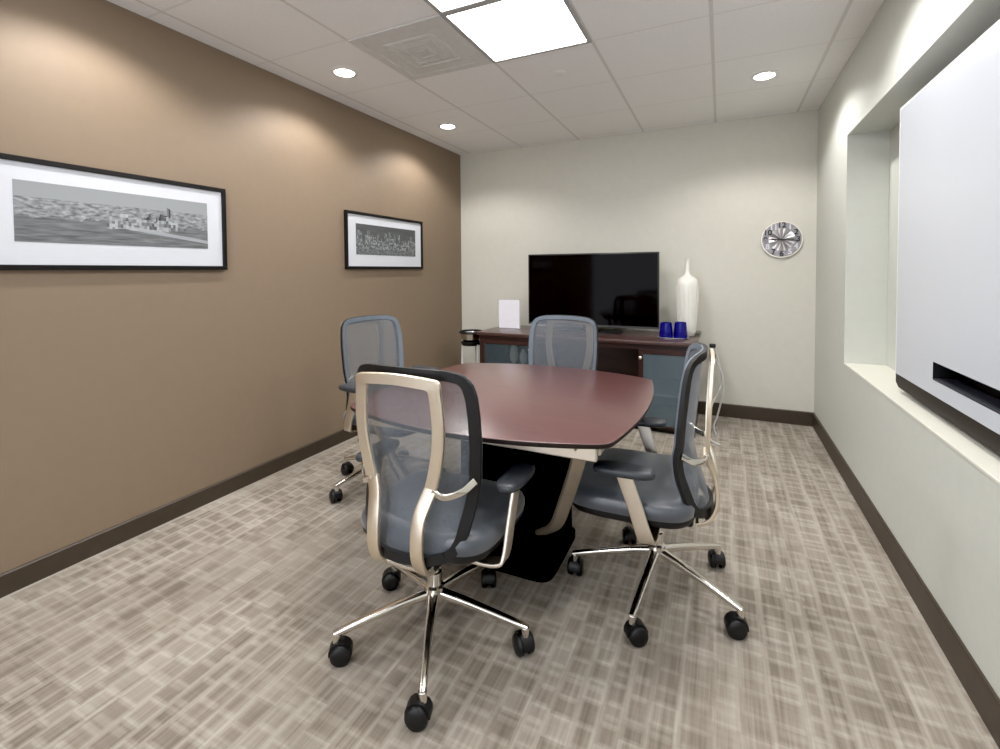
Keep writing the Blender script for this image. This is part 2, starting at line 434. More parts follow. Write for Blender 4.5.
bm = B(); box2(bm, (XR-0.002, RY0, RZ0-0.012), (XR+RD, RY1, RZ0), 0.002); struct('trim_1', bm, M['sill'])

def baseboard(name, a, b, h, nrm):
    bm = B(); t = 0.012
    d = Vector(nrm)*t
    prof = [(0, 0), (1, 0), (1, h-0.006), (0.6, h), (0, h)]
    A, Bp = Vector(a), Vector(b)
    rings(bm, [[tuple(p + d*q[0] + Vector((0, 0, q[1]))) for q in prof] for p in (A, Bp)])
    struct(name, bm, M['base'])
baseboard('baseboard_left', (XL, YF, 0), (XL, YB, 0), 0.092, (1, 0, 0))
baseboard('baseboard_back', (XL+0.012, YB, 0), (XR-0.012, YB, 0), 0.115, (0, -1, 0))
baseboard('baseboard_right', (XR, YF, 0), (XR, YB, 0), 0.115, (-1, 0, 0))

# ------------------------------------------------------------------ ceiling fixtures
def ring_frame(bm, x0, y0, x1, y1, w, z0, z1):
    box2(bm, (x0, y0, z0), (x1, y0+w, z1)); box2(bm, (x0, y1-w, z0), (x1, y1, z1))
    box2(bm, (x0, y0+w, z0), (x0+w, y1-w, z1)); box2(bm, (x1-w, y0+w, z0), (x1, y1-w, z1))

def troffer(cx, cy, label, group='square ceiling light panels'):
    t = thing('ceiling_light', label, 'ceiling light', (cx, cy, H), 0, group)
    h = T/2
    bm = B(); ring_frame(bm, -h, -h, h, h, 0.022, -0.010, 0); obj('light_frame', bm, M['gridw'], t, False)
    bm = B(); box2(bm, (-h+0.022, -h+0.022, -0.006), (h-0.022, h-0.022, -0.001)); obj('diffuser', bm, M['light'], t, False)
    return t
LX = TX-1.5*T
troffer(LX, TY-0.5*T, 'square white lit ceiling panel beside the grey air vent')
troffer(LX, TY-1.5*T, 'lit ceiling panel cut off by the top edge, nearest the viewer')
troffer(LX, TY-5.5*T, 'unseen lit ceiling panel added behind the viewpoint, nearer the table')  # this panel and the next are unseen, added for light from behind
troffer(LX, TY-6.5*T, 'unseen lit ceiling panel added behind the viewpoint, farther from the table')

v = thing('air_vent', 'square grey ceiling air vent with nested louvres beside the lit panel', 'air vent', (TX-2.5*T, TY-0.5*T, H))
h = T/2-0.006
bm = B(); ring_frame(bm, -h, -h, h, h, 0.05, -0.008, 0); obj('vent_frame', bm, M['vent'], v, False)
bm = B(); box2(bm, (-h+0.05, -h+0.05, -0.004), (h-0.05, h-0.05, -0.001)); obj('vent_plate', bm, M['vent'], v, False)
for s_, w_, mm in ((0.17, 0.016, 'vent'), (0.125, 0.02, 'vent_dark'), (0.07, 0.02, 'vent_dark')):
    bm = B()
    rings(bm, [[(a*q, b*q, z) for a, b in ((-1, -1), (1, -1), (1, 1), (-1, 1))] for q, z in ((s_, -0.004), (s_, -0.007), (s_-w_, -0.010), (s_-w_, -0.004))], False, False)
    obj('louvre', bm, M[mm], v, False)
bm = B(); box2(bm, (-0.035, -0.035, -0.010), (0.035, 0.035, -0.003), 0.002); obj('vent_core', bm, M['vent_dark'], v, False)

DLX = (-2.20, 0.25)
DL = [(DLX[0], 2.36, 'round recessed downlight by the brown wall, beside the air vent'),
      (DLX[0], 3.62, 'round recessed downlight in the far left ceiling corner'),
      (DLX[1], 3.62, 'round recessed downlight at the right, above the wall clock corner'),
      (DLX[0], 1.12, 'round recessed downlight out of frame above the wide framed picture'),
      (DLX[1], 2.36, 'round recessed downlight out of frame above the whiteboard'),
      (DLX[1], 1.12, 'round recessed downlight out of frame nearest the viewer on the right')]
for x, y, lab in DL:
    t = thing('downlight', lab, 'downlight', (x, y, H), 0, 'recessed downlights')
    bm = B(); lathe(bm, [(0.062, 0), (0.088, 0), (0.088, -0.003), (0.075, -0.008), (0.062, -0.006), (0.062, 0)], 32, cap0=False, cap1=False); obj('trim_ring', bm, M['white'], t)
    bm = B(); lathe(bm, [(0.062, -0.001), (0.058, -0.004), (0.02, -0.005)], 28); obj('lamp', bm, M['bulb'], t)
    L = bpy.data.lights.new('downlight_beam', 'SPOT'); L.energy = 46; L.spot_size = math.radians(142); L.spot_blend = 0.45
    L.color = (1.0, 0.978, 0.955); L.shadow_soft_size = 0.05
    lo = bpy.data.objects.new('downlight_beam', L); COL.objects.link(lo); lo.location = (x, y, H-0.012)
bm = B(); lathe(bm, [(0.040, 0), (0.040, -0.003), (0.036, -0.006), (0.01, -0.007)], 24)
o = obj('sprinkler_cover', bm, mat('sprinkler_paint', (0.80, 0.78, 0.76), 0.6)); o.location = (-0.96, 2.98, H)
tag(o, 'small round sprinkler cover plate on the ceiling beyond the lit panel', 'sprinkler cover')

# ------------------------------------------------------------------ pictures on the brown wall
def picture(y0, y1, z0, z1, iy0, iy1, iz0, iz1, pm, label):
    cy, cz = (y0+y1)/2, (z0+z1)/2
    t = thing('framed_picture', label, 'picture', (XL, cy, cz), 0, 'framed panoramas on the brown wall')
    w, d = 0.022, 0.024
    a, b2, hz = y0-cy, y1-cy, (z1-z0)/2
    bm = B()
    for q in ((a, -hz, b2, -hz+w), (a, hz-w, b2, hz), (a, -hz+w, a+w, hz-w), (b2-w, -hz+w, b2, hz-w)):
        box2(bm, (0.001, q[0], q[1]), (d, q[2], q[3]), 0.002, 1)
    obj('picture_frame', bm, M['blackframe'], t, False)
    bm = B(); box2(bm, (0.002, a+w, -hz+w), (0.012, b2-w, hz-w)); obj('mat_board', bm, M['mat_board'], t, False)
    bm = B(); box2(bm, (0.0115, iy0-cy, iz0-cz), (0.0135, iy1-cy, iz1-cz)); obj('print', bm, pm, t, False)
picture(0.79, 1.812, 1.315, 1.782, 0.905, 1.705, 1.433, 1.686, M['print_harbour'], 'wide black-framed black-and-white harbour panorama, the nearer picture')
picture(2.775, 3.80, 1.321, 1.774, 2.893, 3.687, 1.437, 1.682, M['print_city'], 'black-framed dark city panorama print nearer the far corner')

# ------------------------------------------------------------------ whiteboard in the recess
FX = XR+0.06
t = thing('whiteboard', 'large white board with pen slot standing in the right wall recess', 'whiteboard', (FX, 1.9, 0.735))
y0, y1, z0, z1 = 0.95-1.9, 2.84-1.9, 0.06, 1.313     # local
sy1, sz0, sz1 = 2.40-1.9, 0.121, 0.192
sy0 = -0.75
bm = B()
ys, zs = [y0, sy0, sy1, y1-0.012], [z0, sz0, sz1, z1-0.012]
V = {}
for i, y in enumerate(ys):
    for k, z in enumerate(zs): V[i, k] = bm.verts.new((0, y, z))
for i in range(3):
    for k in range(3):
        if (i, k) != (1, 1): bm.faces.new((V[i, k], V[i+1, k], V[i+1, k+1], V[i, k+1]))
obj('writing_surface', bm, M['board'], t, False)
bm = B(); box2(bm, (0, y1-0.012, z0), (0.03, y1, z1)); box2(bm, (0, y0, z1-0.012), (0.03, y1-0.012, z1)); obj('board_edge', bm, M['board_edge'], t, False)
bm = B(); D = RD-0.06-0.001
box2(bm, (0.085, y0, z0), (D, y1-0.002, z1-0.002)); box2(bm, (0.001, y1-0.02, z0), (D, y1-0.003, z1-0.013)); box2(bm, (0.001, y0, z1-0.03), (D, y1-0.02, z1-0.013))
box2(bm, (0.001, y0, z0), (D, y0+0.02, z1-0.03))
obj('board_case', bm, M['board_edge'], t, False)
bm = B()
q = [(0.0, sy0, sz0), (0.0, sy1, sz0), (0.0, sy1, sz1), (0.0, sy0, sz1)]
rings(bm, [[(0.0005, p[1], p[2]) for p in q], [(0.08, p[1], p[2]) for p in q]], False, True)
obj('pen_slot', bm, M['niche'], t, False)
bm = B(); box2(bm, (0.002, sy0, sz0), (0.075, sy1-0.001, sz0+0.006), 0.001, 1); obj('pen_tray', bm, M['tray_dark'], t, False)
bm = B()
pr = [(0.002, 0.06), (0.002, 0.0), (0.10, -0.006), (0.10, 0.06)]
rings(bm, [[(a, y0, b) for a, b in pr], [(a, y1-0.04, b) for a, b in pr], [(a, y1-0.002, max(b, 0.02)) for a, b in pr]])
obj('bottom_rail', bm, M['rail'], t, False)

# ------------------------------------------------------------------ wall clock
t = thing('wall_clock', 'round silver wall clock with large dark numerals near the right corner', 'clock', (0.452, YB-0.001, 1.541))
def disc(r, y0, y1, n=48, r2=None):
    bm = B(); r2 = r2 or r
    rings(bm, [[(r*math.cos(2*PI*k/n), y0, r*math.sin(2*PI*k/n)) for k in range(n)], [(r2*math.cos(2*PI*k/n), y1, r2*math.sin(2*PI*k/n)) for k in range(n)]])
    return bm
obj('clock_case', disc(0.152, 0, -0.016, r2=0.150), M['ring'], t)
obj('dial', disc(0.095, -0.016, -0.019), M['dial'], t)
bm = B(); n = 64
for a, b, y in ((0.143, 0.151, -0.020),):
    rings(bm, [[(r*math.cos(2*PI*k/n), yy, r*math.sin(2*PI*k/n)) for k in range(n)] for r, yy in ((a, -0.016), (a, y), (b, y), (b, -0.016))], False, False)
obj('clock_rim', bm, M['satin'], t)
M['numeral_l'] = mat('glint_numeral', (0.72, 0.70, 0.73), 0.35, 0.5, var=0.05)  # paler copy for numerals that seem to catch a reflection
for k in range(12):
    num = 12 if k == 0 else k
    cu = bpy.data.curves.new('numeral', 'FONT'); cu.body = str(num); cu.size = 0.062; cu.align_x = 'CENTER'; cu.align_y = 'CENTER'; cu.extrude = 0.002
    cu.offset = 0.0016
    cu.materials.append(M['numeral_l'] if k in (1, 4, 5, 8, 11) else M['numeral'])
    tmp = bpy.data.objects.new('numeral_text', cu); COL.objects.link(tmp)
    bpy.context.view_layer.update()
    me = bpy.data.meshes.new_from_object(tmp.evaluated_get(bpy.context.evaluated_depsgraph_get()))
    me.name = 'numeral'; COL.objects.unlink(tmp); bpy.data.objects.remove(tmp)
    o = bpy.data.objects.new('numeral', me); link(o, t)
    a = PI/2 - k*PI/6
    o.location = (0.118*math.cos(a), -0.0195, 0.118*math.sin(a)); o.rotation_euler = (PI/2, 0, 0)
def hand(name, ang, l, w, y):
    bm = B(); box2(bm, (-0.025, y, -w/2), (l, y-0.002, w/2), 0.0005, 1)
    o = obj(name, bm, M['numeral'], t, False); o.rotation_euler = (0, -ang, 0)
hand('hour_hand', math.radians(176), 0.075, 0.010, -0.022)
hand('minute_hand', math.radians(-5), 0.115, 0.008, -0.025)
bm = disc(0.009, -0.019, -0.029, 16); obj('hand_hub', bm, M['numeral'], t)

# ------------------------------------------------------------------ credenza
CX0, CX1, CY0, CY1, CH = -2.04, -0.175, 3.87, 4.50, 0.735
t = thing('credenza', 'dark mahogany credenza with glass doors along the far wall', 'credenza', ((CX0+CX1)/2, (CY0+CY1)/2, 0))
cx, cy = (CX0+CX1)/2, (CY0+CY1)/2
def L(x, y, z): return (x-cx, y-cy, z)
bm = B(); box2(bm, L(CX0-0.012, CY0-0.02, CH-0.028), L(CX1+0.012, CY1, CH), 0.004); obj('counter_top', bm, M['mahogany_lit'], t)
bm = B()
for x in (CX0, -1.50, -0.60, CX1-0.022):
    box2(bm, L(x, CY0+0.02, 0.0), L(x+0.022, CY1-0.01, CH-0.028))
box2(bm, L(CX0, CY1-0.02, 0.03), L(CX1, CY1-0.008, CH-0.028))
box2(bm, L(CX0+0.02, CY0+0.03, 0.04), L(CX1-0.02, CY1-0.02, 0.06))
box2(bm, L(CX0, CY0+0.018, CH-0.075), L(CX1, CY0+0.036, CH-0.028))
box2(bm, L(CX0+0.022, CY0+0.05, 0.425), L(-1.50, CY1-0.02, 0.443))
obj('cabinet_body', bm, M['mahogany'], t, False)
bm = B(); box2(bm, L(-0.578, CY0+0.04, 0.29), L(CX1-0.022, CY1-0.02, 0.312)); obj('inner_shelf', bm, M['white'], t, False)
bm = B(); box2(bm, L(CX0+0.02, CY0+0.05, 0), L(CX1-0.02, CY0+0.07, 0.045)); obj('toe_kick', bm, M['black'], t, False)
M['left_glass'] = glass_mat('darker_door_glass', (0.10, 0.14, 0.165), 0.38, 0.12)
def door(x0, x1, knobx, gm='door_glass'):
    z0, z1, w = 0.045, 0.665, 0.036
    bm = B(); q = CY0; d = 0.018
    box2(bm, L(x0, q, z0), L(x0+w, q+d, z1), 0.002, 1); box2(bm, L(x1-w, q, z0), L(x1, q+d, z1), 0.002, 1)
    box2(bm, L(x0+w, q, z0), L(x1-w, q+d, z0+w*0.6), 0.002, 1); box2(bm, L(x0+w, q, z1-w), L(x1-w, q+d, z1), 0.002, 1)
    dr = obj('glass_door', bm, M['mahogany'], t, False)
    bm = B(); box2(bm, L(x0+w-0.004, q+0.006, z0+w*0.6-0.004), L(x1-w+0.004, q+0.011, z1-w+0.004)); obj('glass_panel', bm, M[gm], dr, False)
    bm = B()
    rings(bm, [[(knobx-cx+r*math.cos(2*PI*k/14), q-cy-y, 0.60+r*math.sin(2*PI*k/14)) for k in range(14)] for r, y in ((0.006, 0), (0.006, 0.012), (0.013, 0.016), (0.013, 0.024), (0.006, 0.028))])
    obj('knob', bm, M['satin'], dr)
door(-2.018, -1.505, -1.525, 'left_glass')
door(-0.598, -0.180, -0.58)

# pale jars behind the left glass door
def lathe_obj(name, prof, m, loc, label, cat, n=28, group=None):
    bm = B(); lathe(bm, prof, n); o = obj(name, bm, m, None, True, 50); o.location = loc
    return tag(o, label, cat, group)
jar = [(0.030, 0), (0.052, 0.02), (0.060, 0.07), (0.052, 0.12), (0.030, 0.15), (0.032, 0.165), (0.024, 0.165), (0.022, 0.15)]
lathe_obj('jar', [(r*0.7, z*1.15) for r, z in jar], M['ceramic'], (-1.745, CY0+0.14, 0.443), 'taller pale jar behind the left credenza glass', 'jar', group='jars behind the credenza glass')
lathe_obj('jar', [(r*0.6, z*0.8) for r, z in jar], M['ceramic'], (-1.645, CY0+0.13, 0.443), 'shorter pale jar behind the left credenza glass', 'jar', group='jars behind the credenza glass')

# ------------------------------------------------------------------ television
TVX0, TVX1, TVZ0, TVZ1, TVY = -1.688, -0.484, 0.785, 1.453, 4.24
t = thing('television', 'large black flat television standing on the credenza', 'television', ((TVX0+TVX1)/2, TVY, CH))
hw, z0, z1 = (TVX1-TVX0)/2, TVZ0-CH, TVZ1-CH
bm = B(); box2(bm, (-hw, 0.0, z0), (hw, 0.035, z1), 0.004); box2(bm, (-hw*0.7, 0.03, z0+0.05), (hw*0.7, 0.065, z1-0.12), 0.012)
obj('tv_case', bm, M['bezel'], t)
bm = B(); box2(bm, (-hw+0.012, -0.0015, z0+0.02), (hw-0.012, 0.002, z1-0.012)); obj('screen', bm, M['screen'], t, False)
bm = B(); box2(bm, (-hw, -0.003, z0), (hw, 0.004, z0+0.014), 0.001, 1); obj('lower_bezel', bm, mat('grey_bezel', (0.10, 0.10, 0.10), 0.3, 0.5), t, False)
bm = B(); rings(bm, [[(a, b, z) for a, b in superell(0.29*k, 0.115*k, 4, 40, (0, 0.0))] for k, z in ((1, 0), (1, 0.008), (0.97, 0.012), (0.5, 0.016))]); obj('tv_foot', bm, M['bezel'], t)
bm = B(); box2(bm, (-0.07, 0.012, 0.01), (0.07, 0.045, z0+0.12), 0.004); obj('tv_neck', bm, M['bezel'], t)

# ------------------------------------------------------------------ things on the credenza
t = thing('sign_holder', 'white sheet in a clear upright sign holder left of the television', 'sign holder', (-1.875, 4.20, CH))
bm = B(); box2(bm, (-0.118, 0.0, 0.004), (0.118, 0.0035, 0.283)); box2(bm, (-0.118, -0.03, 0), (0.118, 0.05, 0.004)); obj('acrylic_stand', bm, M['clear'], t, False)
bm = B(); box2(bm, (-0.108, -0.002, 0.005), (0.108, -0.0004, 0.279)); obj('paper_sheet', bm, M['paper'], t, False)

t = thing('bottle_vase', 'tall white ceramic bottle vase with thin neck on the credenza', 'vase', (-0.262, 4.30, CH))
bm = B(); lathe(bm, [(0.058, 0), (0.064, 0.006), (0.070, 0.08), (0.082, 0.22), (0.090, 0.36), (0.089, 0.44), (0.082, 0.475), (0.062, 0.495), (0.034, 0.510), (0.021, 0.530), (0.016, 0.57), (0.014, 0.62), (0.016, 0.655), (0.019, 0.660), (0.012, 0.660), (0.010, 0.62)], 36)
obj('vase_body', bm, M['ceramic'], t, True, 60)
bm = B(); R_ = []
for k in range(18):
    a = 2*PI*k/18
    sweep(bm, [((r+0.001)*math.cos(a), (r+0.001)*math.sin(a), z) for r, z in ((0.066, 0.03), (0.070, 0.08), (0.082, 0.22), (0.090, 0.36), (0.089, 0.43))], circ(0.0025, 5), ref=(math.cos(a+1.57), math.sin(a+1.57), 0))
obj('rib', bm, M['ceramic'], t)['kind'] = 'stuff'

bm = B(); rings(bm, [[(a, b, z) for a, b in superell(0.125*k, 0.075*k, 5, 40)] for k, z in ((0.92, 0), (1, 0.006), (1.0, 0.009), (0.94, 0.005))])
o = obj('serving_tray', bm, M['steel']); o.location = (-0.355, 4.10, CH); tag(o, 'small thin silver tray under the blue glasses on the credenza', 'tray')
tum = [(0.052, 0), (0.055, 0.004), (0.051, 0.06), (0.045, 0.122), (0.042, 0.122), (0.047, 0.06), (0.050, 0.012)]
lathe_obj('glass_tumbler', tum, M['cobalt'], (-0.410, 4.09, CH+0.0055), 'cobalt blue glass on the silver tray, the one nearer the television', 'glass', group='cobalt glasses on the tray')
lathe_obj('glass_tumbler', [(r, z*1.05) for r, z in tum], M['cobalt'], (-0.300, 4.10, CH+0.0055), 'cobalt blue glass on the silver tray, the one nearer the white vase', 'glass', group='cobalt glasses on the tray')
bm = B(); box(bm, (0, 0, 0.014), (0.075, 0.05, 0.028), 0.005); o = obj('power_adapter', bm, mat('grey_plastic', (0.22, 0.22, 0.20), 0.5)); o.location = (-0.195, 4.43, CH); o.rotation_euler = (0, 0, 0.3)
tag(o, 'small grey power adapter at the right end of the credenza', 'adapter')

# cords hanging at the right end of the credenza
def cord(name, label, pts, plug, tip=None):
    t = thing(name, label, 'cord', plug, 0, 'cords at the credenza end')
    o = Vector(plug)
    bm = B(); sweep(bm, [tuple(p-o) for p in spline(pts, 8)], circ(0.0075, 8), ref=(0.9, 0.1, 0.05)); obj('cable', bm, M['cable'], t)
    bm = B(); box(bm, (0, 0, 0), (0.05, 0.045, 0.032), 0.006); obj('plug', bm, M['black'], t)
cord('hanging_wire', 'pale cord dropping from the upper black plug beside the credenza', [(-0.060, 4.40, 0.645), (-0.035, 4.40, 0.58), (0.00, 4.38, 0.44), (0.022, 4.36, 0.30), (0.00, 4.33, 0.17), (-0.03, 4.30, 0.05), (-0.05, 4.22, 0.009), (-0.03, 4.0, 0.009)], (-0.065, 4.41, 0.645))
cord('hanging_wire', 'pale looped cord below the lower black plug beside the credenza', [(-0.060, 4.32, 0.565), (-0.02, 4.32, 0.50), (0.015, 4.30, 0.38), (-0.02, 4.26, 0.28), (-0.06, 4.20, 0.20), (-0.08, 4.14, 0.10), (-0.085, 4.05, 0.012), (-0.06, 3.85, 0.009), (0.0, 3.78, 0.009)], (-0.065, 4.33, 0.565))

# stand in the far left corner
t = thing('bowl_stand', 'small steel bowl stand with black rim left of the credenza', 'stand', (-2.245, 4.10, 0))
bm = B(); lathe(bm, [(0.03, 0.585), (0.075, 0.60), (0.100, 0.64), (0.108, 0.69), (0.102, 0.69), (0.094, 0.645), (0.07, 0.61), (0.02, 0.60)], 32); obj('bowl', bm, M['steel'], t)
bm = B(); n = 36; rings(bm, [[(r*math.cos(2*PI*k/n), r*math.sin(2*PI*k/n), z) for k in range(n)] for r, z in ((0.100, 0.690), (0.114, 0.684), (0.120, 0.694), (0.112, 0.708), (0.100, 0.702), (0.100, 0.690))], False, False); obj('bowl_rim', bm, M['black'], t)
bm = B(); lathe(bm, [(0.088, 0.565), (0.096, 0.575), (0.100, 0.60), (0.092, 0.604), (0.08, 0.59)], 32); obj('bowl_holder', bm, M['black'], t)
for a in (200, 340, 90):
    bm = B(); c, s = math.cos(math.radians(a)), math.sin(math.radians(a))
    sweep(bm, [(0.088*c, 0.088*s, 0.59), (0.095*c, 0.095*s, 0.3), (0.105*c, 0.105*s, 0.0)], circ(0.009, 10), ref=(0, 1, 0.01)); obj('leg', bm, M['white'], t)

# ------------------------------------------------------------------ conference table
TCX, TCY = -0.865, 1.995
t = thing('conference_table', 'mahogany meeting table with bowed sides and metal corner legs', 'table', (TCX, TCY, 0))
def table_outline():
    cxn, cyn, sx_, sy_ = 0.545, 0.495, 0.055, 0.118      # corner position and how far each side bows out
    def arc(p, q, sag, n=28):
        p, q = Vector(p), Vector(q); out = []
        c = (q-p).length; R_ = (c*c/4+sag*sag)/(2*sag); mid = (p+q)/2; nr = Vector(((q-p).y, -(q-p).x)).normalized(); cen = mid - nr*(R_-sag)
        a0 = math.atan2(p.y-cen.y, p.x-cen.x); a1 = math.atan2(q.y-cen.y, q.x-cen.x)
        if a1 < a0: a1 += 2*PI
        m_ = 0.035
        return [(cen.x+R_*math.cos(a), cen.y+R_*math.sin(a)) for a in [a0+(a1-a0)*(m_+(1-2*m_)*i/n) for i in range(n+1)]]
    C4 = [(cxn, -cyn), (cxn, cyn), (-cxn, cyn), (-cxn, -cyn)]
    pts = []
    for i in range(4):
        p, q = C4[i], C4[(i+1) % 4]
        pts.append(arc(p, q, sx_ if i % 2 == 0 else sy_))
    out = []
    for i in range(4):
        out += pts[i]
        a, c, b2 = Vector(pts[i][-1]), Vector(C4[(i+1) % 4]), Vector(pts[(i+1) % 4][0])
        for k in range(1, 5):
            u = k/5; out.append(tuple(a*(1-u)**2 + c*2*u*(1-u) + b2*u*u))
    return out
TOUT = table_outline()
def topring(k, z, d=0.0): return [(x, y, z) for x, y in inset(TOUT, d)]
bm = B(); rings(bm, [topring(1, 0.7385), topring(1, 0.7395, 0.001), topring(1, 0.740, 0.003)], True, True); obj('table_top', bm, M['mahogany_top'], t)
bm = B(); rings(bm, [topring(1, 0.716, 0.022), topring(1, 0.722, 0.004), topring(1, 0.7285, 0.0), topring(1, 0.7384, 0.0)]); obj('table_edge', bm, M['edge'], t)
for sx in (-1, 1):
    bm = B(); box2(bm, (sx*0.480, -0.43, 0.670), (sx*0.500, 0.43, 0.716), 0.003, 1); obj('apron', bm, M['satin'], t, False)
    bm = B(); box2(bm, (-0.50, sx*0.475-0.012, 0.668), (0.50, sx*0.475+0.012, 0.716), 0.004, 1); obj('apron', bm, M['satin'], t, False)
for sx in (-1, 1):
    for sy in (-1, 1):
        bm = B()
        pts = spline([(sx*0.445, sy*0.470, 0.712), (sx*0.420, sy*0.445, 0.62), (sx*0.355, sy*0.375, 0.45), (sx*0.300, sy*0.310, 0.33), (sx*0.20, sy*0.195, 0.22)], 6)
        sweep(bm, pts, rrect(0.052, 0.022, 0.008), ref=(sx*0.6, sy*0.8, 0)); obj('leg', bm, M['leg_metal'], t)
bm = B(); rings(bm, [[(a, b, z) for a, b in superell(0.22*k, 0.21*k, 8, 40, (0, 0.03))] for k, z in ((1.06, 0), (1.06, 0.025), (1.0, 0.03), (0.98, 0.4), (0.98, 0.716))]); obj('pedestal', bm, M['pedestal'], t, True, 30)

# ------------------------------------------------------------------ mesh conference chairs
def interp(tab, x):
    if x <= tab[0][0]: return tab[0][1]
    for (a, p), (b, q) in zip(tab, tab[1:]):
        if x <= b:
            u = (x-a)/(b-a); return p + (q-p)*u
    return tab[-1][1]
HWT = [(0.388, 0.10), (0.398, 0.15), (0.42, 0.18), (0.46, 0.198), (0.55, 0.214), (0.65, 0.230), (0.75, 0.238), (0.85, 0.238), (0.92, 0.233), (0.965, 0.222), (0.985, 0.205), (0.996, 0.180), (1.0, 0.150)]
HWT = [(0.388 + (z-0.388)*0.975, w) for z, w in HWT]
ZT = 0.388 + 0.612*0.975
CYT = [(0.38, -0.195), (0.45, -0.190), (0.52, -0.165), (0.58, -0.145), (0.65, -0.138), (0.73, -0.147), (0.84, -0.158), (0.93, -0.165), (1.02, -0.173)]
def cyz(z):   # smoothed
    return sum(interp(CYT, z+d) for d in (-0.04, -0.02, 0, 0.02, 0.04))/5
def Yb(x, z): return cyz(z) + interp([(0.45, 0.115), (0.55, 0.095), (0.68, 0.065)], z)*(x/0.24)**2
def zarch(x, z): return z + (0.010*(1-(x/0.2)**2) if z > 0.9 else 0)*min(1, (z-0.9)/0.1 if z > 0.9 else 0)
ZS = [0.388 + (ZT-0.388)*i/44 for i in range(45)] 
ZS = sorted(set(ZS + [0.392, 0.396, 0.40, 0.407, ZT-0.01, ZT-0.006, ZT-0.002]))
def outline():
    R = [(interp(HWT, z), z) for z in ZS]; n = 6
    top = [(R[-1][0]*(1-2*k/n), ZT) for k in range(1, n)]
    bot = [(-R[0][0]*(1-2*k/n), 0.388) for k in range(1, n)]
    return R + top + [(-x, z) for x, z in reversed(R)] + bot
OUT = outline()
def back_band(d0, d1, yo0, yo1):
    bm = B()
    A, Bq = inset(OUT, d0), inset(OUT, d1)
    def P(poly, yo): return [(x, Yb(x, z)+yo, zarch(x, z)) for x, z in poly]
    rs = [P(A, yo0), P(A, yo1), P(Bq, yo1), P(Bq, yo0)]
    n = len(A); Vv = [[bm.verts.new(p) for p in r] for r in rs]
    for i in range(4):
        for j in range(n):
            k = (j+1) % n; i2 = (i+1) % 4
            bm.faces.new((Vv[i][j], Vv[i][k], Vv[i2][k], Vv[i2][j]))
    return bm

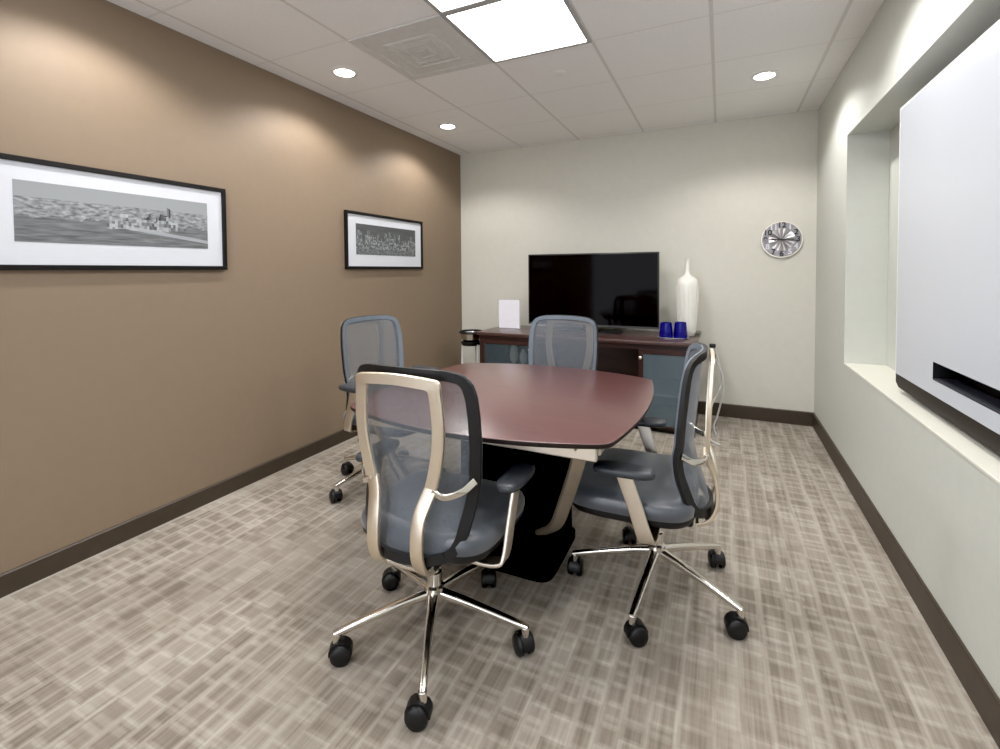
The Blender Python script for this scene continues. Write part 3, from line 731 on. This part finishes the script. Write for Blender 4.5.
def make_chair(loc, rotz, label):
    t = thing('office_chair', label, 'chair', loc, rotz, 'mesh-back swivel chairs around the meeting table')
    # backrest mesh
    bm = B(); cols = 20
    rows = []
    for z in ZS:
        w = interp(HWT, z)-0.004
        rows.append([bm.verts.new((w*(-1+2*j/cols), Yb(w*(-1+2*j/cols), z), zarch(w*(-1+2*j/cols), z))) for j in range(cols+1)])
    for i in range(len(rows)-1):
        for j in range(cols): bm.faces.new((rows[i][j], rows[i][j+1], rows[i+1][j+1], rows[i+1][j]))
    obj('backrest', bm, M['mesh'], t, True, 80)
    obj('back_rim', back_band(-0.003, 0.027, -0.017, -0.003), M['black'], t, True, 50)
    o = obj('rim_piping', back_band(-0.001, 0.022, -0.002, 0.004), M['trimfab'], t, True, 50)
    # polished rear frame: an arch with two bowed uprights
    low = [(0.078, -0.150, 0.345), (0.082, -0.195, 0.37), (0.083, -0.218, 0.42), (0.083, -0.220, 0.48), (0.086, -0.210, 0.54), (0.098, -0.192, 0.59), (0.114, -0.180, 0.632)]
    for s in (-1, 1):
        bm = B(); sweep(bm, spline([(s*x, y, z) for x, y, z in low], 5), rrect(0.044, 0.015, 0.004), ref=(0, 1, 0)); obj('frame_post', bm, M['frame'], t, True, 50)
    up = [tuple(p) for p in spline([(0.115, 0.634, 0), (0.130, 0.69, 0), (0.143, 0.76, 0), (0.147, 0.83, 0), (0.143, 0.90, 0), (0.140, 0.925, 0)], 4)]
    pr = [((x+0.021, z), (x-0.021, z)) for x, z, _ in up]
    pr += [((0.161, 0.945), (0.118, 0.931)), ((0.160, 0.960), (0.1165, 0.934)), ((0.154, 0.968), (0.115, 0.9365)), ((0.142, 0.972), (0.111, 0.938)), ((0.110, 0.975), (0.104, 0.9395)), ((0.075, 0.977), (0.075, 0.941)), ((0.035, 0.979), (0.035, 0.943)), ((0, 0.9795), (0, 0.944))]
    pr = pr + [((-o_[0], o_[1]), (-i_[0], i_[1])) for o_, i_ in reversed(pr[:-1])]
    yz = lambda z: interp([(0.634, -0.180), (0.70, -0.181), (0.83, -0.187), (0.98, -0.196)], z)
    bm = B()
    rings(bm, [[(o_[0], yz(o_[1])-0.010, o_[1]), (o_[0]*0.97, yz(o_[1])-0.014, o_[1]-0.002), (i_[0]*1.03, yz(o_[1])-0.014, i_[1]+0.001), (i_[0], yz(o_[1])-0.010, i_[1]), (i_[0], yz(o_[1]), i_[1]), (o_[0], yz(o_[1]), o_[1])] for o_, i_ in pr])
    obj('back_frame', bm, M['frame'], t, True, 35)
    # lumbar strut joining frame and rim
    for s in (-1, 1):
        bm = B(); sweep(bm, spline([(s*0.118, -0.186, 0.625), (s*0.155, -0.175, 0.607), (s*0.195, -0.135, 0.615), (s*0.222, -0.100, 0.640)], 5), rrect(0.022, 0.010, 0.003), ref=(0, 1, 0.2))
        obj('lumbar_strut', bm, M['chrome'], t, True, 50)
    bm = B(); sweep(bm, [(-0.10, -0.172, 0.362), (0, -0.168, 0.355), (0.10, -0.172, 0.362)], rrect(0.03, 0.016, 0.005), ref=(0, 0, 1)); obj('rear_crossbar', bm, M['chrome'], t)
    # seat
    def ring(k, z, dy=0.0): return [(a, b, z - 0.022*max(0, (b-0.20)/0.12)**2) for a, b in superell(0.262*k, 0.238*k, 4.2, 56, (0, 0.082+dy))]
    bm = B(); rings(bm, [ring(0.86, 0.376), ring(0.95, 0.381), ring(0.985, 0.395), ring(0.985, 0.408)]); obj('seat_pan', bm, M['black'], t)
    bm = B(); rings(bm, [ring(0.98, 0.405), ring(1.0, 0.420), ring(1.0, 0.438), ring(0.975, 0.455), ring(0.92, 0.466), ring(0.80, 0.471), ring(0.5, 0.467), ring(0.2, 0.465)]); obj('seat', bm, M['seat'], t, True, 60)
    # arms
    for s in (-1, 1):
        bm = B()
        sweep(bm, spline([(s*0.07, -0.02, 0.345), (s*0.18, -0.022, 0.340), (s*0.262, -0.018, 0.345), (s*0.284, -0.008, 0.372), (s*0.289, 0.022, 0.47), (s*0.294, 0.064, 0.592)], 6), rrect(0.013, 0.054, 0.004), ref=(0, 1, 0))
        arm = obj('armrest', bm, M['satin'], t, True, 50)
        bm = B()
        rings(bm, [[(a, b, z) for a, b in superell(0.043*k, 0.108*k, 3.2, 40, (s*0.293, 0.062))] for k, z in ((0.86, 0.588), (0.97, 0.592), (1.0, 0.601), (0.97, 0.610), (0.86, 0.615), (0.5, 0.617))])
        obj('arm_pad', bm, M['pad'], arm, True, 60)
    # mechanism, lever, column
    bm = B(); box2(bm, (-0.085, -0.14, 0.318), (0.085, 0.12, 0.380), 0.012); box2(bm, (-0.05, -0.09, 0.295), (0.05, 0.06, 0.325), 0.01); obj('tilt_mechanism', bm, M['black'], t)
    bm = B(); sweep(bm, [(0.07, 0.02, 0.338), (0.16, 0.03, 0.335), (0.215, 0.035, 0.325)], circ(0.006, 8), ref=(0, 1, 0)); lv = obj('lever', bm, M['chrome'], t)
    bm = B(); box(bm, (0.225, 0.036, 0.324), (0.045, 0.022, 0.014), 0.005); obj('lever_grip', bm, M['black'], lv)
    bm = B(); lathe(bm, [(0.030, 0.12), (0.034, 0.13), (0.034, 0.185), (0.026, 0.192), (0.026, 0.235), (0.018, 0.237), (0.018, 0.30)], 24); obj('gas_column', bm, M['chrome'], t)
    # five legs with twin-wheel casters
    for k in range(5):
        bm = B()
        pts = spline([(0.02, 0, 0.160), (0.10, 0, 0.148), (0.20, 0, 0.128), (0.30, 0, 0.106), (0.338, 0, 0.097)], 5)
        n = len(pts)
        sweep(bm, pts, rrect(0.036, 0.030, 0.010), ref=(0, 0, 1), scale=[(1.0-0.42*i/(n-1), 1.0-0.45*i/(n-1)) for i in range(n)])
        lathe(bm, [(0.013, 0.07), (0.013, 0.098)], 12, (0.330, 0, 0))
        leg = obj('leg', bm, M['chrome'], t, True, 50)
        bm = B(); a = (0.7, 2.2, -0.5, 1.4, 3.0)[k]
        mz = Matrix.Rotation(a, 3, 'Z')
        for s in (-1, 1):
            vs = []
            Rg = [[(s*x, r*math.cos(2*PI*q/20), 0.034+r*math.sin(2*PI*q/20)) for q in range(20)] for r, x in ((0.026, 0.008), (0.034, 0.011), (0.034, 0.024), (0.030, 0.029), (0.012, 0.031))]
            Vv = rings(bm, Rg); vs = [v for r in Vv for v in r]
            bmesh.ops.translate(bm, vec=(0, 0.014, 0), verts=vs); bmesh.ops.rotate(bm, cent=(0, 0, 0), matrix=mz, verts=vs); bmesh.ops.translate(bm, vec=(0.330, 0, 0), verts=vs)
        # hood over the wheels
        Rg = []
        for i in range(9):
            th = math.radians(-10 + 200*i/8)
            Rg.append([(x, -0.0+(0.038 if o else 0.02)*math.cos(th), 0.036+(0.038 if o else 0.02)*math.sin(th)) for x, o in ((-0.018, 0), (-0.018, 1), (0.018, 1), (0.018, 0))])
        Vv = rings(bm, Rg); vs = [v for r in Vv for v in r]
        bmesh.ops.translate(bm, vec=(0, 0.012, 0.002), verts=vs); bmesh.ops.rotate(bm, cent=(0, 0, 0), matrix=mz, verts=vs); bmesh.ops.translate(bm, vec=(0.330, 0, 0), verts=vs)
        obj('caster', bm, M['black'], leg, True, 50)
        leg.rotation_euler = (0, 0, math.radians(9+72*k))
    return t
def turn_base(ch, deg):
    for c in ch.children:
        if c.name.split('.')[0] == 'leg': c.rotation_euler = (0, 0, c.rotation_euler.z + math.radians(deg))
front = make_chair((-0.916, 1.385, 0), 0.0, 'mesh chair nearest the viewer, seen from behind with its shiny frame')
right = dup(front, (-0.232, 1.972, 0), math.radians(92), 'mesh chair at the right side of the table, seen in profile')
turn_base(right, 173-9-2)
for c in right.children:
    if c.name.split('.')[0] == 'armrest': c.location.z -= 0.012; c.location.y += 0.025
left = dup(front, (-1.85, 2.29, 0), math.radians(-97), 'mesh chair at the left side of the table, by the brown wall')
turn_base(left, 52)
for c in left.children:
    if c.name.split('.')[0] == 'armrest': c.location.z += 0.03
def lift(ch, dz):
    for c in ch.children:
        if c.name.split('.')[0] not in ('leg', 'gas_column'): c.location.z += dz
lift(left, 0.025)
far = dup(front, (-0.928, 2.76, 0), math.radians(170), 'mesh chair at the far side of the table, before the television')
turn_base(far, 10); lift(far, 0.012)

# ------------------------------------------------------------------ world, camera
w = bpy.data.worlds.new('World'); S.world = w; w.use_nodes = True
w.node_tree.nodes['Background'].inputs[0].default_value = (0.86, 0.91, 1.0, 1); w.node_tree.nodes['Background'].inputs[1].default_value = 1.85

yaw, pitch, roll, F = 0.4389, 0.0307, 0.0074, 471.79
def tow(u, v):          # camera (right, up) slopes to world direction
    c, s = math.cos(roll), math.sin(roll); xr, up = c*u[0]+s*u[1], -s*u[0]+c*u[1]; f = u[2]
    c, s = math.cos(pitch), math.sin(pitch); d, z = c*f+s*up, -s*f+c*up
    c, s = math.cos(yaw), math.sin(yaw)
    return Vector((c*xr-s*d, s*xr+c*d, z))
rt, up, fw = tow((1, 0, 0), 0), tow((0, 1, 0), 0), tow((0, 0, 1), 0)
cam = bpy.data.cameras.new('camera'); cam.sensor_width = 36; cam.lens = F/1000*36; cam.shift_y = -0.089; cam.clip_start = 0.02
co = bpy.data.objects.new('camera', cam); COL.objects.link(co)
m4 = Matrix((rt, up, -fw)).transposed().to_4x4(); m4.translation = (0, 0, 1.2967)
co.matrix_world = m4
S.camera = co
S.view_settings.view_transform = 'Standard'
S.view_settings.look = 'None'
S.view_settings.exposure = 0.28
S.view_settings.use_curve_mapping = True
S.view_settings.curve_mapping.black_level = (0.005, 0.005, 0.005)
S.view_settings.curve_mapping.update()
S.cycles.use_denoising = True
S.cycles.max_bounces = 10; S.cycles.diffuse_bounces = 6; S.cycles.transparent_max_bounces = 16
S.cycles.sample_clamp_indirect = 6.0
